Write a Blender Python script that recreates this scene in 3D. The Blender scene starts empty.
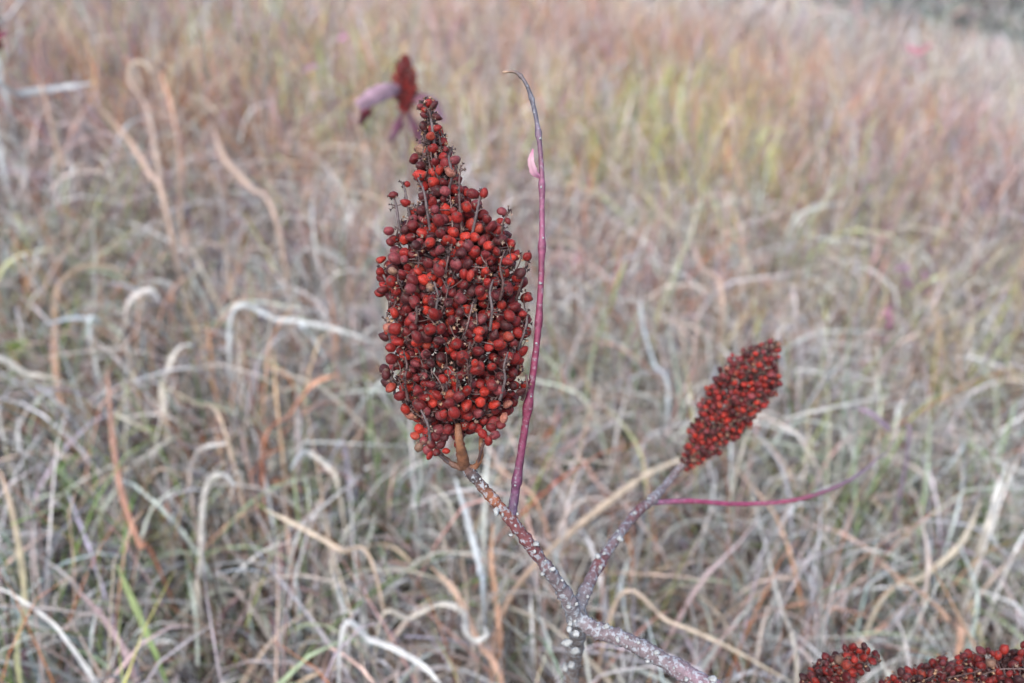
import bpy, bmesh, math, random
import numpy as np
from mathutils import Vector, Matrix

random.seed(7)
rng = np.random.default_rng(11)
scene = bpy.context.scene
col = scene.collection

# ------------------------------------------------------------------ camera
W, H, FPX = 1024, 683, 930.0
CAM_Z = 1.15
PITCH = math.radians(30)
FOCUS = 0.53
cam_d = bpy.data.cameras.new('camera')
cam = bpy.data.objects.new('camera', cam_d)
col.objects.link(cam)
cam.location = (0, 0, CAM_Z)
cam.rotation_euler = (math.radians(90) - PITCH, 0, 0)
cam_d.sensor_width = 36
cam_d.lens = FPX * 36 / W
cam_d.clip_start = 0.02
cam_d.clip_end = 3000
cam_d.dof.use_dof = True
cam_d.dof.focus_distance = FOCUS
cam_d.dof.aperture_fstop = 4.5
cam_d.dof.aperture_blades = 0
scene.camera = cam

FWD = np.array([0, math.cos(PITCH), -math.sin(PITCH)])
UP = np.array([0, math.sin(PITCH), math.cos(PITCH)])
RT = np.array([1.0, 0, 0])
C0 = np.array([0, 0, CAM_Z])


def ray(px, py):
    return FWD + RT * (px - W / 2) / FPX + UP * (H / 2 - py) / FPX


def P(px, py, d):
    return C0 + ray(px, py) * d


# ------------------------------------------------------------------ terrain
CA = np.array([2.05, 4.85])            # the crest where the slope breaks
CD = np.array([-0.72, 1.0]); CD = CD / np.linalg.norm(CD)
CN = np.array([CD[1], -CD[0]])         # points away, to the right


def crest(x, y):
    return (x - CA[0]) * CN[0] + (y - CA[1]) * CN[1]


def terr(x, y):
    x = np.asarray(x, float); y = np.asarray(y, float)
    fade = 1 / (1 + np.maximum(0, np.hypot(x, y) - 14) / 14)
    z = -0.12 * x * fade + 0.02 * np.sin(x * 2.1 + 1) * np.sin(y * 1.7)
    z = z + 0.03 * np.sin(x * 0.7 + y * 0.9)
    s = crest(x, y)
    z = z - 1.7 * (1 / (1 + np.exp(-(s - 2.2) * 1.8))) + 0.075 * np.exp(-((s - .1) / .5) ** 2)
    return z


def G(px, py, h=0.0):
    """point where the pixel's sight line meets the terrain raised by h"""
    r = ray(px, py)
    lo, hi = 0.2, 40.0
    t = lo
    while t < hi:
        p = C0 + r * t
        if p[2] < terr(p[0], p[1]) + h:
            break
        t += 0.01
    return C0 + r * t


# ------------------------------------------------------------------ materials
def nmat(name):
    m = bpy.data.materials.new(name); m.use_nodes = True
    nt = m.node_tree; nt.nodes.clear()
    out = nt.nodes.new('ShaderNodeOutputMaterial')
    return m, nt, out


def N(nt, t, **kw):
    n = nt.nodes.new(t)
    for k, v in kw.items():
        if k in n.inputs:
            n.inputs[k].default_value = v
        else:
            setattr(n, k, v)
    return n


def ramp(nt, stops):
    r = nt.nodes.new('ShaderNodeValToRGB')
    e = r.color_ramp.elements
    while len(e) < len(stops): e.new(0.5)
    for i, (p, c) in enumerate(stops):
        e[i].position = p; e[i].color = (*c, 1)
    return r


def mixrgb(nt, mode, fac, a, b):
    m = nt.nodes.new('ShaderNodeMix'); m.data_type = 'RGBA'; m.blend_type = mode
    for sock, v in ((m.inputs[0], fac), (m.inputs[6], a), (m.inputs[7], b)):
        if isinstance(v, bpy.types.NodeSocket): nt.links.new(v, sock)
        else: sock.default_value = v if not isinstance(v, tuple) or len(v) == 4 else (*v, 1)
    return m.outputs[2]


def mat_grass():
    m, nt, out = nmat('dry_grass')
    at = N(nt, 'ShaderNodeAttribute', attribute_name='Col')
    tc = nt.nodes.new('ShaderNodeTexCoord')
    mp = nt.nodes.new('ShaderNodeMapping'); mp.inputs['Scale'].default_value = (60, 60, 60)
    nt.links.new(tc.outputs['Object'], mp.inputs[0])
    no = N(nt, 'ShaderNodeTexNoise', Scale=1.0, Detail=3.0)
    nt.links.new(mp.outputs[0], no.inputs['Vector'])
    r = ramp(nt, [(0.3, (.62, .6, .57)), (0.7, (1.25, 1.22, 1.18))])
    nt.links.new(no.outputs['Fac'], r.inputs[0])
    c = mixrgb(nt, 'MULTIPLY', 0.8, at.outputs['Color'], r.outputs[0])
    p = N(nt, 'ShaderNodeBsdfPrincipled', Roughness=0.55)
    p.inputs['Specular IOR Level'].default_value = 0.35
    tr = nt.nodes.new('ShaderNodeBsdfTranslucent')
    mx = nt.nodes.new('ShaderNodeMixShader'); mx.inputs[0].default_value = 0.10
    nt.links.new(c, p.inputs['Base Color']); nt.links.new(c, tr.inputs[0])
    nt.links.new(p.outputs[0], mx.inputs[1]); nt.links.new(tr.outputs[0], mx.inputs[2])
    nt.links.new(mx.outputs[0], out.inputs[0])
    return m


def mat_berry():
    m, nt, out = nmat('sumac_berry')
    at = N(nt, 'ShaderNodeAttribute', attribute_name='Col')
    tc = nt.nodes.new('ShaderNodeTexCoord')
    no = N(nt, 'ShaderNodeTexNoise', Scale=900.0, Detail=4.0, Roughness=0.65)
    nt.links.new(tc.outputs['Object'], no.inputs['Vector'])
    r = ramp(nt, [(0.32, (.4, .36, .38)), (0.52, (1, 1, 1)), (0.72, (1.5, 1.5, 1.4))])
    nt.links.new(no.outputs['Fac'], r.inputs[0])
    c = mixrgb(nt, 'MULTIPLY', 0.75, at.outputs['Color'], r.outputs[0])
    n2 = N(nt, 'ShaderNodeTexNoise', Scale=420.0, Detail=5.0, Roughness=0.7)
    nt.links.new(tc.outputs['Object'], n2.inputs['Vector'])
    r2 = ramp(nt, [(0.56, (0, 0, 0)), (0.72, (1, 1, 1))])
    nt.links.new(n2.outputs['Fac'], r2.inputs[0])
    mm = N(nt, 'ShaderNodeMath', operation='MULTIPLY'); mm.inputs[1].default_value = 0.20
    nt.links.new(r2.outputs[0], mm.inputs[0])
    c2 = mixrgb(nt, 'MIX', mm.outputs[0], c, (.27, .12, .09, 1))
    p = N(nt, 'ShaderNodeBsdfPrincipled', Roughness=0.5)
    p.inputs['Specular IOR Level'].default_value = 0.32
    p.inputs['Sheen Weight'].default_value = 0.05
    nt.links.new(c2, p.inputs['Base Color'])
    b = N(nt, 'ShaderNodeBump', Strength=0.6, Distance=0.0006)
    nt.links.new(no.outputs['Fac'], b.inputs['Height'])
    nt.links.new(b.outputs[0], p.inputs['Normal'])
    nt.links.new(p.outputs[0], out.inputs[0])
    return m


def mat_bark(name, lichen=0.5, lscale=330.0, rough=0.6):
    m, nt, out = nmat(name)
    at = N(nt, 'ShaderNodeAttribute', attribute_name='Col')
    tc = nt.nodes.new('ShaderNodeTexCoord')
    no = N(nt, 'ShaderNodeTexNoise', Scale=260.0, Detail=5.0, Roughness=0.7)
    nt.links.new(tc.outputs['Object'], no.inputs['Vector'])
    r = ramp(nt, [(0.3, (.45, .42, .42)), (0.7, (1.35, 1.35, 1.35))])
    nt.links.new(no.outputs['Fac'], r.inputs[0])
    c = mixrgb(nt, 'MULTIPLY', 0.9, at.outputs['Color'], r.outputs[0])
    n2 = N(nt, 'ShaderNodeTexNoise', Scale=lscale, Detail=5.0, Roughness=0.62)
    nt.links.new(tc.outputs['Object'], n2.inputs['Vector'])
    hi = 0.66 - 0.14 * lichen
    r2 = ramp(nt, [(hi - 0.06, (0, 0, 0)), (hi + 0.03, (1, 1, 1))])
    nt.links.new(n2.outputs['Fac'], r2.inputs[0])
    mm = N(nt, 'ShaderNodeMath', operation='MULTIPLY')
    mm.inputs[1].default_value = min(0.85, lichen)
    nt.links.new(r2.outputs[0], mm.inputs[0])
    c2 = mixrgb(nt, 'MIX', mm.outputs[0], c, (.37, .40, .43, 1))
    p = N(nt, 'ShaderNodeBsdfPrincipled', Roughness=rough)
    nt.links.new(c2, p.inputs['Base Color'])
    b = N(nt, 'ShaderNodeBump', Strength=0.7, Distance=0.0008)
    nt.links.new(n2.outputs['Fac'], b.inputs['Height'])
    nt.links.new(b.outputs[0], p.inputs['Normal'])
    nt.links.new(p.outputs[0], out.inputs[0])
    return m


def mat_soil():
    m, nt, out = nmat('soil_and_litter')
    tc = nt.nodes.new('ShaderNodeTexCoord')
    mp = nt.nodes.new('ShaderNodeMapping'); mp.inputs['Scale'].default_value = (1, 1, 1)
    nt.links.new(tc.outputs['Object'], mp.inputs[0])
    no = N(nt, 'ShaderNodeTexNoise', Scale=28.0, Detail=8.0, Roughness=0.75)
    nt.links.new(mp.outputs[0], no.inputs['Vector'])
    r = ramp(nt, [(0.3, (.03, .024, .02)), (0.55, (.06, .048, .04)), (0.75, (.12, .10, .085))])
    nt.links.new(no.outputs['Fac'], r.inputs[0])
    n2 = N(nt, 'ShaderNodeTexNoise', Scale=0.35, Detail=4.0)
    nt.links.new(mp.outputs[0], n2.inputs['Vector'])
    r2 = ramp(nt, [(0.35, (.8, 1.0, .72)), (0.65, (1.15, .98, .95))])
    nt.links.new(n2.outputs['Fac'], r2.inputs[0])
    c = mixrgb(nt, 'MULTIPLY', 1.0, r.outputs[0], r2.outputs[0])
    p = N(nt, 'ShaderNodeBsdfPrincipled', Roughness=0.95)
    p.inputs['Specular IOR Level'].default_value = 0.1
    nt.links.new(c, p.inputs['Base Color'])
    b = N(nt, 'ShaderNodeBump', Strength=1.0, Distance=0.03)
    nt.links.new(no.outputs['Fac'], b.inputs['Height'])
    nt.links.new(b.outputs[0], p.inputs['Normal'])
    nt.links.new(p.outputs[0], out.inputs[0])
    return m


M_GRASS = mat_grass(); M_BERRY = mat_berry(); M_SOIL = mat_soil()
M_STEM = mat_bark('lichened_bark', 0.72, 340, .85)
M_SHOOT = mat_bark('smooth_shoot_bark', 0.34, 380, 0.5)
M_TWIG = mat_bark('dry_twiglet', 0.12, 700)
M_LICHEN = mat_bark('pale_lichen', 0.5, 600, 0.9)


# ------------------------------------------------------------------ mesh utils
def tag(o, label=None, cat=None, group=None, kind=None):
    if label: o['label'] = label
    if cat: o['category'] = cat
    if group: o['group'] = group
    if kind: o['kind'] = kind
    return o


def mesh_np(name, V, F, C, mat, parent=None, smooth=True):
    """V (n,3), F (m,k) with k 3 or 4, C (n,3)"""
    V = np.asarray(V, float)
    org = np.zeros(3)
    me = bpy.data.meshes.new(name)
    k = F.shape[1]
    me.vertices.add(len(V)); me.vertices.foreach_set('co', V.astype(np.float32).ravel())
    me.loops.add(F.size); me.loops.foreach_set('vertex_index', F.astype(np.int32).ravel())
    me.polygons.add(len(F))
    me.polygons.foreach_set('loop_start', np.arange(0, F.size, k, dtype=np.int32))
    me.polygons.foreach_set('loop_total', np.full(len(F), k, dtype=np.int32))
    me.update(calc_edges=True)
    if smooth: me.polygons.foreach_set('use_smooth', np.ones(len(F), dtype=bool))
    if C is not None:
        a = me.color_attributes.new('Col', 'FLOAT_COLOR', 'POINT')
        c4 = np.ones((len(V), 4), np.float32); c4[:, :3] = C
        a.data.foreach_set('color', c4.ravel())
    me.materials.append(mat)
    o = bpy.data.objects.new(name, me); col.objects.link(o)
    if parent is not None:
        o.parent = parent
        if parent.type == 'EMPTY':
            o.matrix_parent_inverse = Matrix.Translation(-parent.location)
    return o


def empty(name, loc):
    o = bpy.data.objects.new(name, None); col.objects.link(o)
    o.location = tuple(loc); o.empty_display_size = 0.05
    return o


def ribbons(bx, by, bz, L, Wd, az, el, bend, pw, wig, twist, colr, tipc, S, floor=True, fold=0.16, top=None, kink=.04):
    """n curved blades of S segments, three verts across"""
    n = len(bx)
    t = np.linspace(0, 1, S + 1)
    pos = np.zeros((n, S + 1, 3)); tan = np.zeros((n, S + 1, 3))
    p = np.stack([bx, by, bz], 1)
    jt = np.zeros(n); ja = np.zeros(n)
    for i, ti in enumerate(t):
        if i and kink:
            jt = jt + rng.normal(0, kink, n) + np.where(rng.random(n) < .04, rng.normal(0, kink * 7, n), 0)
            ja = ja + rng.normal(0, kink, n)
        th = el - bend * ti ** pw + jt
        a = az + wig * np.sin(ti * 3.0) + ja
        d = np.stack([np.cos(th) * np.cos(a), np.cos(th) * np.sin(a), np.sin(th)], 1)
        tan[:, i] = d; pos[:, i] = p
        p = p + d * (L / S)[:, None]
    if floor:
        g = terr(pos[..., 0], pos[..., 1])
        lim = g + 0.012 + 0.03 * rng.random((n, 1))
        below = lim - pos[..., 2]
        mask = below > 0
        mask[:, 0] = False
        pos[..., 2] = np.where(mask, lim + 0.0 * below, pos[..., 2])
    if top is not None:
        g = terr(pos[..., 0], pos[..., 1]) + top
        over = pos[..., 2] - g
        pos[..., 2] = np.where(over > 0, g + 0.25 * over, pos[..., 2])
    a = az[:, None] + twist[:, None] * t[None]
    side = np.stack([-np.sin(az)[:, None] * np.ones_like(a), np.cos(az)[:, None] * np.ones_like(a), np.zeros_like(a)], 2)
    nor = np.cross(side, tan)
    ca = np.cos(twist[:, None] * t[None])[..., None]; sa = np.sin(twist[:, None] * t[None])[..., None]
    s2 = side * ca + nor * sa
    n2 = np.cross(s2, tan)
    prof = np.clip(0.65 + 0.5 * t, 0, 1) * (1 - np.clip((t - 0.45) / 0.55, 0, 1) ** 1.6 * 0.93)
    prof = prof[None] * (1 + .16 * rng.standard_normal((n, S + 1)))
    w = (Wd[:, None] * prof)[..., None] * 0.5
    v = np.stack([pos - s2 * w, pos + n2 * w * fold * 2, pos + s2 * w], 2)   # n,S+1,3,3
    V = v.reshape(-1, 3)
    base = (np.arange(n) * (S + 1) * 3)[:, None, None]
    i = np.arange(S)[None, :, None] * 3
    j = np.arange(2)[None, None, :]
    q0 = base + i + j
    F = np.stack([q0, q0 + 1, q0 + 4, q0 + 3], -1).reshape(-1, 4)
    tt = t[None, :, None]
    Cc = colr[:, None, :] * (1 - tt) + tipc[:, None, :] * tt
    Cc = np.repeat(Cc[:, :, None, :], 3, 2)
    Cc[:, :, 1, :] *= 0.9
    return V, F, Cc.reshape(-1, 3)


# ------------------------------------------------------------------ ground sheet
def make_ground():
    xs = np.concatenate([-np.geomspace(400, 6, 40), np.linspace(-5.8, 9.8, 110), np.geomspace(10, 400, 46)])
    ys = np.concatenate([-np.geomspace(400, 1.2, 30), np.linspace(-1, 15, 120), np.geomspace(15.5, 900, 50)])
    X, Y = np.meshgrid(xs, ys)
    Z = terr(X, Y)
    V = np.stack([X, Y, Z], -1).reshape(-1, 3)
    nx, ny = len(xs), len(ys)
    a = (np.arange(ny - 1)[:, None] * nx + np.arange(nx - 1)[None]).ravel()
    F = np.stack([a, a + 1, a + nx + 1, a + nx], 1)
    o = mesh_np('ground', V, F, None, M_SOIL)
    tag(o, kind='structure')


make_ground()

# ------------------------------------------------------------------ grass
PAL = {
    'white': (.72, .72, .71), 'grey': (.45, .44, .42), 'straw': (.54, .46, .38), 'tan': (.52, .37, .28),
    'orange': (.50, .25, .15), 'rust': (.33, .12, .06), 'pink': (.56, .37, .34), 'mauve': (.30, .215, .25),
    'green': (.20, .29, .11), 'yellow': (.46, .48, .2), 'brown': (.13, .095, .08), 'sage': (.32, .36, .33),
    'silver': (.50, .525, .55), 'plum': (.32, .20, .24), 'moss': (.36, .36, .34)}
KEYS = list(PAL); PA = np.array([PAL[k] for k in KEYS])
PA = np.clip(PA.mean(1, keepdims=True) + (PA - PA.mean(1, keepdims=True)) * 1.22, .02, .8)


def gauss(x, y, c, r):
    return np.exp(-((x - c[0]) ** 2 + (y - c[1]) ** 2) / (2 * r * r))


def spot(px, py, h=0.2):
    p = G(px, py, h); return (p[0], p[1])


SP_YEL = [(spot(660, 170), .22), (spot(700, 110), .25), (spot(330, 150), .16), (spot(245, 75), .2), (spot(830, 290), .15), (spot(680, 150), .34), (spot(690, 130), .2), (spot(600, 190), .15), (spot(350, 110), .2), (spot(860, 250), .16), (spot(280, 60), .4), (spot(10, 340), .14),
          (spot(970, 380), .15), (spot(720, 260), .12)]
SP_ORG = [(spot(60, 320), .09), (spot(110, 450), .07), (spot(150, 120), .2), (spot(225, 180), .15), (spot(250, 480), .05), (spot(720, 320), .1), (spot(490, 600), .04), (spot(660, 600), .07), (spot(120, 400), .1), (spot(170, 130), .22), (spot(260, 200), .22), (spot(690, 90), .6), (spot(610, 300), .2), (spot(800, 120), .4), (spot(560, 40), .9)]
SP_GRN = [(spot(30, 300), .1), (spot(15, 420), .07), (spot(370, 490), .05), (spot(560, 440), .08), (spot(330, 560), .05), (spot(380, 510), .05), (spot(130, 640), .07), (spot(960, 560), .1), (spot(60, 560), .12), (spot(850, 540), .12), (spot(40, 640), .1)]
SP_MAU = [(spot(60, 180), .3), (spot(90, 40), .4), (spot(220, 20), .4), (spot(960, 150), .35), (spot(1000, 230), .25), (spot(820, 90), .35), (spot(840, 40), .4), (spot(560, 70), .5), (spot(900, 270), .25), (spot(150, 50), .6), (spot(580, 260), .2), (spot(800, 40), 1.2), (spot(930, 180), .5), (spot(340, 60), .4)]


def pick_colors(x, y, kind):
    n = len(x)
    w = np.zeros((n, len(KEYS)))
    I = {k: i for i, k in enumerate(KEYS)}
    nearw = np.clip((2.2 - y) / 1.2, 0, 1)
    base = {'thatch': dict(white=2.0, grey=2.6, straw=1.2, tan=.7, mauve=.7, brown=1.3, green=.14, pink=.5, sage=.5),
            'arch': dict(white=3.4, grey=2.0, straw=1.2, tan=1.2, pink=.7, mauve=.35, green=.2, orange=.45, sage=.25),
            'stalk': dict(tan=1.5, orange=.8, pink=1.2, straw=1.6, rust=.12, yellow=.25, white=.9, grey=.8)}[kind]
    for k, v in base.items(): w[:, I[k]] += v
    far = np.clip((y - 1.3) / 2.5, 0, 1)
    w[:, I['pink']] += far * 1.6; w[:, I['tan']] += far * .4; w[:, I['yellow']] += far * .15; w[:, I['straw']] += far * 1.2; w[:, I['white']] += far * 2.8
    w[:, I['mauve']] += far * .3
    f = {'thatch': .6, 'arch': 1.1, 'stalk': 1.2}[kind]
    for c, r in SP_YEL: w[:, I['yellow']] += 4 * f * gauss(x, y, c, r); w[:, I['green']] += .8 * f * gauss(x, y, c, r)
    for c, r in SP_ORG: w[:, I["orange"]] += 2.7 * f * gauss(x, y, c, r); w[:, I['tan']] += 2 * f * gauss(x, y, c, r)
    for c, r in SP_GRN: w[:, I['green']] += 7 * f * gauss(x, y, c, r); w[:, I['sage']] += 2 * f * gauss(x, y, c, r)
    for c, r in SP_MAU: w[:, I['mauve']] += 4.2 * f * gauss(x, y, c, r); w[:, I['pink']] += 1.0 * f * gauss(x, y, c, r)
    w[:, I['mauve']] += .55 + .3 * far; w[:, I['white']] += 1.0 * nearw; w[:, I['brown']] += 1.6 * nearw; w[:, I['rust']] += .12 + .12 * nearw; w[:, I['silver']] += 1.2 * nearw + .6 + .4 * far; w[:, I['straw']] += .9; w[:, I['tan']] += .5; w[:, I['orange']] += .25; w[:, I['yellow']] += .25
    s = crest(x, y)
    band = np.exp(-((s + .25) / .45) ** 2)
    w[:, I['straw']] += 22 * band; w[:, I['white']] += 22 * band
    dk = np.exp(-((s - 7.0) / 1.8) ** 2)
    w[:, I['plum']] += 60 * dk; w[:, I['mauve']] += 8 * dk
    fr = (s > 8.0)
    w[:, I['moss']] += 50 * fr; w[:, I['sage']] += 14 * fr; w[:, I['grey']] += 6 * fr
    cw = np.cumsum(w, 1); u = rng.random(n) * cw[:, -1]
    idx = (u[:, None] > cw).sum(1)
    c = PA[idx] * (0.42 + 0.86 * rng.random((n, 1))) * (1 + 0.08 * rng.standard_normal((n, 3)))
    c = c * (1 + .34 * far[:, None] * (s < 1)[:, None])  # far blades lightened, the pale veil of distance painted into their colour
    return np.clip(c, .02, .82)


def wedge(n, y0, y1, m=0.8):
    """uniform points in the wedge in front of the camera"""
    xs, ys = [], []
    tot = 0
    while tot < n:
        y = y0 + (y1 - y0) * rng.random(n)
        xm = 0.68 * y1 + m
        x = (rng.random(n) * 2 - 1) * xm
        k = np.abs(x) < 0.68 * y + m
        xs.append(x[k]); ys.append(y[k]); tot += k.sum()
    return np.concatenate(xs)[:n], np.concatenate(ys)[:n]


def clumped(n, ntuft, y0, y1, r, m=0.8):
    cx, cy = wedge(ntuft, y0, y1, m)
    k = rng.integers(0, ntuft, n)
    dx = rng.standard_normal(n) * r; dy = rng.standard_normal(n) * r
    return cx[k] + dx, cy[k] + dy, np.arctan2(dy, dx)


R = rng.random


def grass_layer(name, parts):
    Vs, Fs, Cs = [], [], []; off = 0
    for V, F, Cc in parts:
        Vs.append(V); Fs.append(F + off); Cs.append(Cc); off += len(V)
    o = mesh_np(name, np.concatenate(Vs), np.concatenate(Fs), np.concatenate(Cs), M_GRASS)
    return o


def thatch(n, y0, y1, S, ws, hmax=0.26, m=.8):
    x, y = wedge(n, y0, y1, m)
    h = hmax * R(n) ** 1.1
    c = pick_colors(x, y, 'thatch')
    # the deeper a blade lies the darker: gap shade put into its colour
    deep_shade = np.clip(1 - h / hmax, 0, 1)[:, None]
    c = c * (1 - .85 * deep_shade) + np.array([.03, .025, .022]) * .85 * deep_shade
    c = c * np.where(y < 2.6, .62, .8)[:, None]  # whole layer darkened, most of all nearby, as painted shade under the top blades
    L = .12 + .28 * R(n)
    return ribbons(x, y, terr(x, y) + h, L, ws * (.0022 + .0036 * R(n)), R(n) * 2 * math.pi, rng.normal(.25, .45, n),
                   rng.normal(.9, 1.1, n), .8 + 1.2 * R(n), rng.normal(0, .5, n), rng.normal(0, 1.2, n), c, np.clip(c * 1.05, 0, .75), S)


def arch(n, nt, y0, y1, S, ws, r=.045, hs=1.0, m=.8):
    x, y, a = clumped(n, nt, y0, y1, r, m)
    az = a + rng.normal(0, .8, n)
    c = pick_colors(x, y, 'arch')
    L = hs * (.16 + .34 * R(n))
    tight = R(n) < .55
    bend = np.where(tight, 2.6 + 1.6 * R(n), .8 + 1.5 * R(n))
    pw = np.where(tight, 2.2 + 2.2 * R(n), 1.1 + .9 * R(n))
    tip = c * .55 + PA[0] * .45 * (.8 + .4 * R((n, 1)))
    return ribbons(x, y, terr(x, y) + .01 + .10 * R(n), L, ws * (.0030 + .0042 * R(n)), az, 1.45 - .5 * R(n), bend, pw,
                   rng.normal(0, .35, n), rng.normal(0, 1.1, n), c, tip, S, top=.34)


def curls(n, y0, y1, S, ws, m=.8):
    x, y = wedge(n, y0, y1, m)
    c = pick_colors(x, y, 'arch')
    w = PA[0] * (.65 + .5 * R((n, 1)))
    k = (R(n) < .5)[:, None]
    c = np.where(k, .35 * c + .65 * w, c)
    return ribbons(x, y, terr(x, y) + .06 + .17 * R(n), .07 + .15 * R(n), ws * (.0028 + .0032 * R(n)), R(n) * 6.283, rng.normal(.75, .5, n),
                   1.2 + 2.6 * R(n), 1.0 + 2.2 * R(n), rng.normal(0, .6, n), rng.normal(0, 1.4, n), c, np.clip(c * 1.12, 0, .85), S, top=.33)


def stalk(n, nt, y0, y1, S, ws, r=.05, hs=1.0, m=.8):
    x, y, a = clumped(n, nt, y0, y1, r, m)
    az = a + rng.normal(0, .9, n)
    c = pick_colors(x, y, 'stalk')
    # stalks of one tuft share a tint
    tint = 1 + .22 * np.sin(np.floor(x * 9) * 12.9898 + np.floor(y * 9) * 78.233)[:, None] * np.array([1, .9, .8])
    c = np.clip(c * tint, .02, .85)
    L = hs * (.26 + .30 * R(n))
    return ribbons(x, y, terr(x, y), L, ws * (.0018 + .0028 * R(n)), az, 1.5 - .45 * R(n), rng.normal(.35, .35, n), 1.6 + R(n),
                   rng.normal(0, .2, n), rng.normal(0, 1.2, n), c, np.clip(c * 1.15, 0, .85), S, top=.42, kink=.03)


def beyond(n):
    x = 3 + 22 * R(n); y = 7 + 30 * R(n) ** 1.2
    k = crest(x, y) > 3.0; x = x[k]; y = y[k]; n = len(x)
    c = pick_colors(x, y, 'thatch')
    return ribbons(x, y, terr(x, y) + .02, .25 + .35 * R(n), .018 + .03 * R(n), R(n) * 6.28, 1.3 - .7 * R(n), rng.normal(.8, .5, n), 1 + R(n),
                   rng.normal(0, .3, n), rng.normal(0, 1, n), c, c, 4)


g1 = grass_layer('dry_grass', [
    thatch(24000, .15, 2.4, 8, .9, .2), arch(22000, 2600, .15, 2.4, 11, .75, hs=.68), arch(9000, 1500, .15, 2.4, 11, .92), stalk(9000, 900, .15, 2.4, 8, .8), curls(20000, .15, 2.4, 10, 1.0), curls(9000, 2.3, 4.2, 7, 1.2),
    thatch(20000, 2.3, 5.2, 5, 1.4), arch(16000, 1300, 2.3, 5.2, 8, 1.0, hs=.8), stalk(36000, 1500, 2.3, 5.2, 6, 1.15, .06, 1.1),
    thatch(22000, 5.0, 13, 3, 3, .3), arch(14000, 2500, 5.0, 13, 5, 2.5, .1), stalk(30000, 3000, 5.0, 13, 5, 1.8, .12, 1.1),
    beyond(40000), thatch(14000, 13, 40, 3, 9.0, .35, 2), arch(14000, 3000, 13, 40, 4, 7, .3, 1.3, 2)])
tag(g1, kind='stuff', label='tangled pale dry grass covering the whole slope', cat='grass')


# ------------------------------------------------------------------ curves & tubes
def catmull(pts, n):
    pts = np.asarray(pts, float)
    if len(pts) == 2:
        t = np.linspace(0, 1, n)[:, None]; return pts[0] * (1 - t) + pts[1] * t
    Pp = np.vstack([2 * pts[0] - pts[1], pts, 2 * pts[-1] - pts[-2]])
    out = []
    m = len(pts) - 1
    for u in np.linspace(0, m, n):
        i = min(int(u), m - 1); t = u - i
        a, b, c, d = Pp[i], Pp[i + 1], Pp[i + 2], Pp[i + 3]
        out.append(.5 * ((2 * b) + (-a + c) * t + (2 * a - 5 * b + 4 * c - d) * t * t + (-a + 3 * b - 3 * c + d) * t ** 3))
    return np.array(out)


def interp(vals, n):
    vals = np.asarray(vals, float)
    u = np.linspace(0, len(vals) - 1, n)
    if vals.ndim == 1: return np.interp(u, np.arange(len(vals)), vals)
    return np.stack([np.interp(u, np.arange(len(vals)), vals[:, k]) for k in range(vals.shape[1])], 1)


def frames(c):
    t = np.gradient(c, axis=0); t /= np.linalg.norm(t, axis=1)[:, None] + 1e-12
    u = np.cross(t[0], [0.3, 0.2, 0.93]); u /= np.linalg.norm(u)
    us = [u]
    for i in range(1, len(c)):
        u = us[-1] - t[i] * np.dot(us[-1], t[i]); u /= np.linalg.norm(u) + 1e-12; us.append(u)
    us = np.array(us); return t, us, np.cross(t, us)


class MB:
    def __init__(s): s.V = []; s.F = []; s.C = []; s.n = 0

    def add(s, V, F, C):
        s.V.append(V); s.F.append(F + s.n); s.C.append(C); s.n += len(V)

    def tube(s, pts, rad, colr, n=24, k=8, lump=0.0, knots=()):
        c = catmull(pts, n); r = interp(rad, n).copy(); cc = interp(np.atleast_2d(colr) if np.ndim(colr) > 1 else [colr, colr], n)
        if lump > .045:
            uu = np.linspace(0, 1, n); r *= 1 + .06 * np.sin(uu * 41 + n) + .05 * np.sin(uu * 97) + .04 * rng.standard_normal(n)
        for u, amp in knots:
            r *= 1 + amp * np.exp(-((np.linspace(0, 1, n) - u) / .012) ** 2)
        t, u, v = frames(c)
        a = np.linspace(0, 2 * math.pi, k, endpoint=False)
        rr = r[:, None] * (1 + lump * rng.standard_normal((n, k)))
        V = c[:, None] + rr[..., None] * (np.cos(a)[None, :, None] * u[:, None] + np.sin(a)[None, :, None] * v[:, None])
        V = V.reshape(-1, 3)
        i = np.arange(n - 1)[:, None]; j = np.arange(k)[None]
        F = np.stack([i * k + j, i * k + (j + 1) % k, (i + 1) * k + (j + 1) % k, (i + 1) * k + j], -1).reshape(-1, 4)
        # end caps (fans to a centre vertex, written as degenerate-free quads by doubling nothing: small tip rings)
        C = np.repeat(cc[:, None], k, 1).reshape(-1, 3)
        s.add(V, F, C)
        for end in (0, n - 1):
            ring = c[end] + (V[end * k:(end + 1) * k] - c[end]) * .05 + t[end] * r[end] * .35 * (1 if end else -1)
            VV = np.vstack([V[end * k:(end + 1) * k], ring])
            j = np.arange(k)
            FF = np.stack([j, (j + 1) % k, k + (j + 1) % k, k + j], 1)
            if end == 0: FF = FF[:, ::-1]
            s.add(VV, FF, np.repeat(cc[end][None], 2 * k, 0))
        return c

    def build(s, name, mat, parent=None):
        return mesh_np(name, np.concatenate(s.V), np.concatenate(s.F), np.concatenate(s.C), mat, parent)


def tube_px(mb, pts, radpx, colr, n=40, k=10, lump=.03, knots=()):
    """pts: (px,py,depth), radii in pixels at that depth"""
    w = [P(*p) for p in pts]
    r = [rp * p[2] / FPX for rp, p in zip(radpx, pts)]
    return mb.tube(w, r, colr, n, k, lump, knots)


# ------------------------------------------------------------------ berries
def ico(sub):
    bm = bmesh.new(); bmesh.ops.create_icosphere(bm, subdivisions=sub, radius=1)
    V = np.array([v.co[:] for v in bm.verts]); F = np.array([[v.index for v in f.verts] for f in bm.faces]); bm.free()
    return V, F


ICO2 = ico(2); ICO3 = ico(3)


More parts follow.
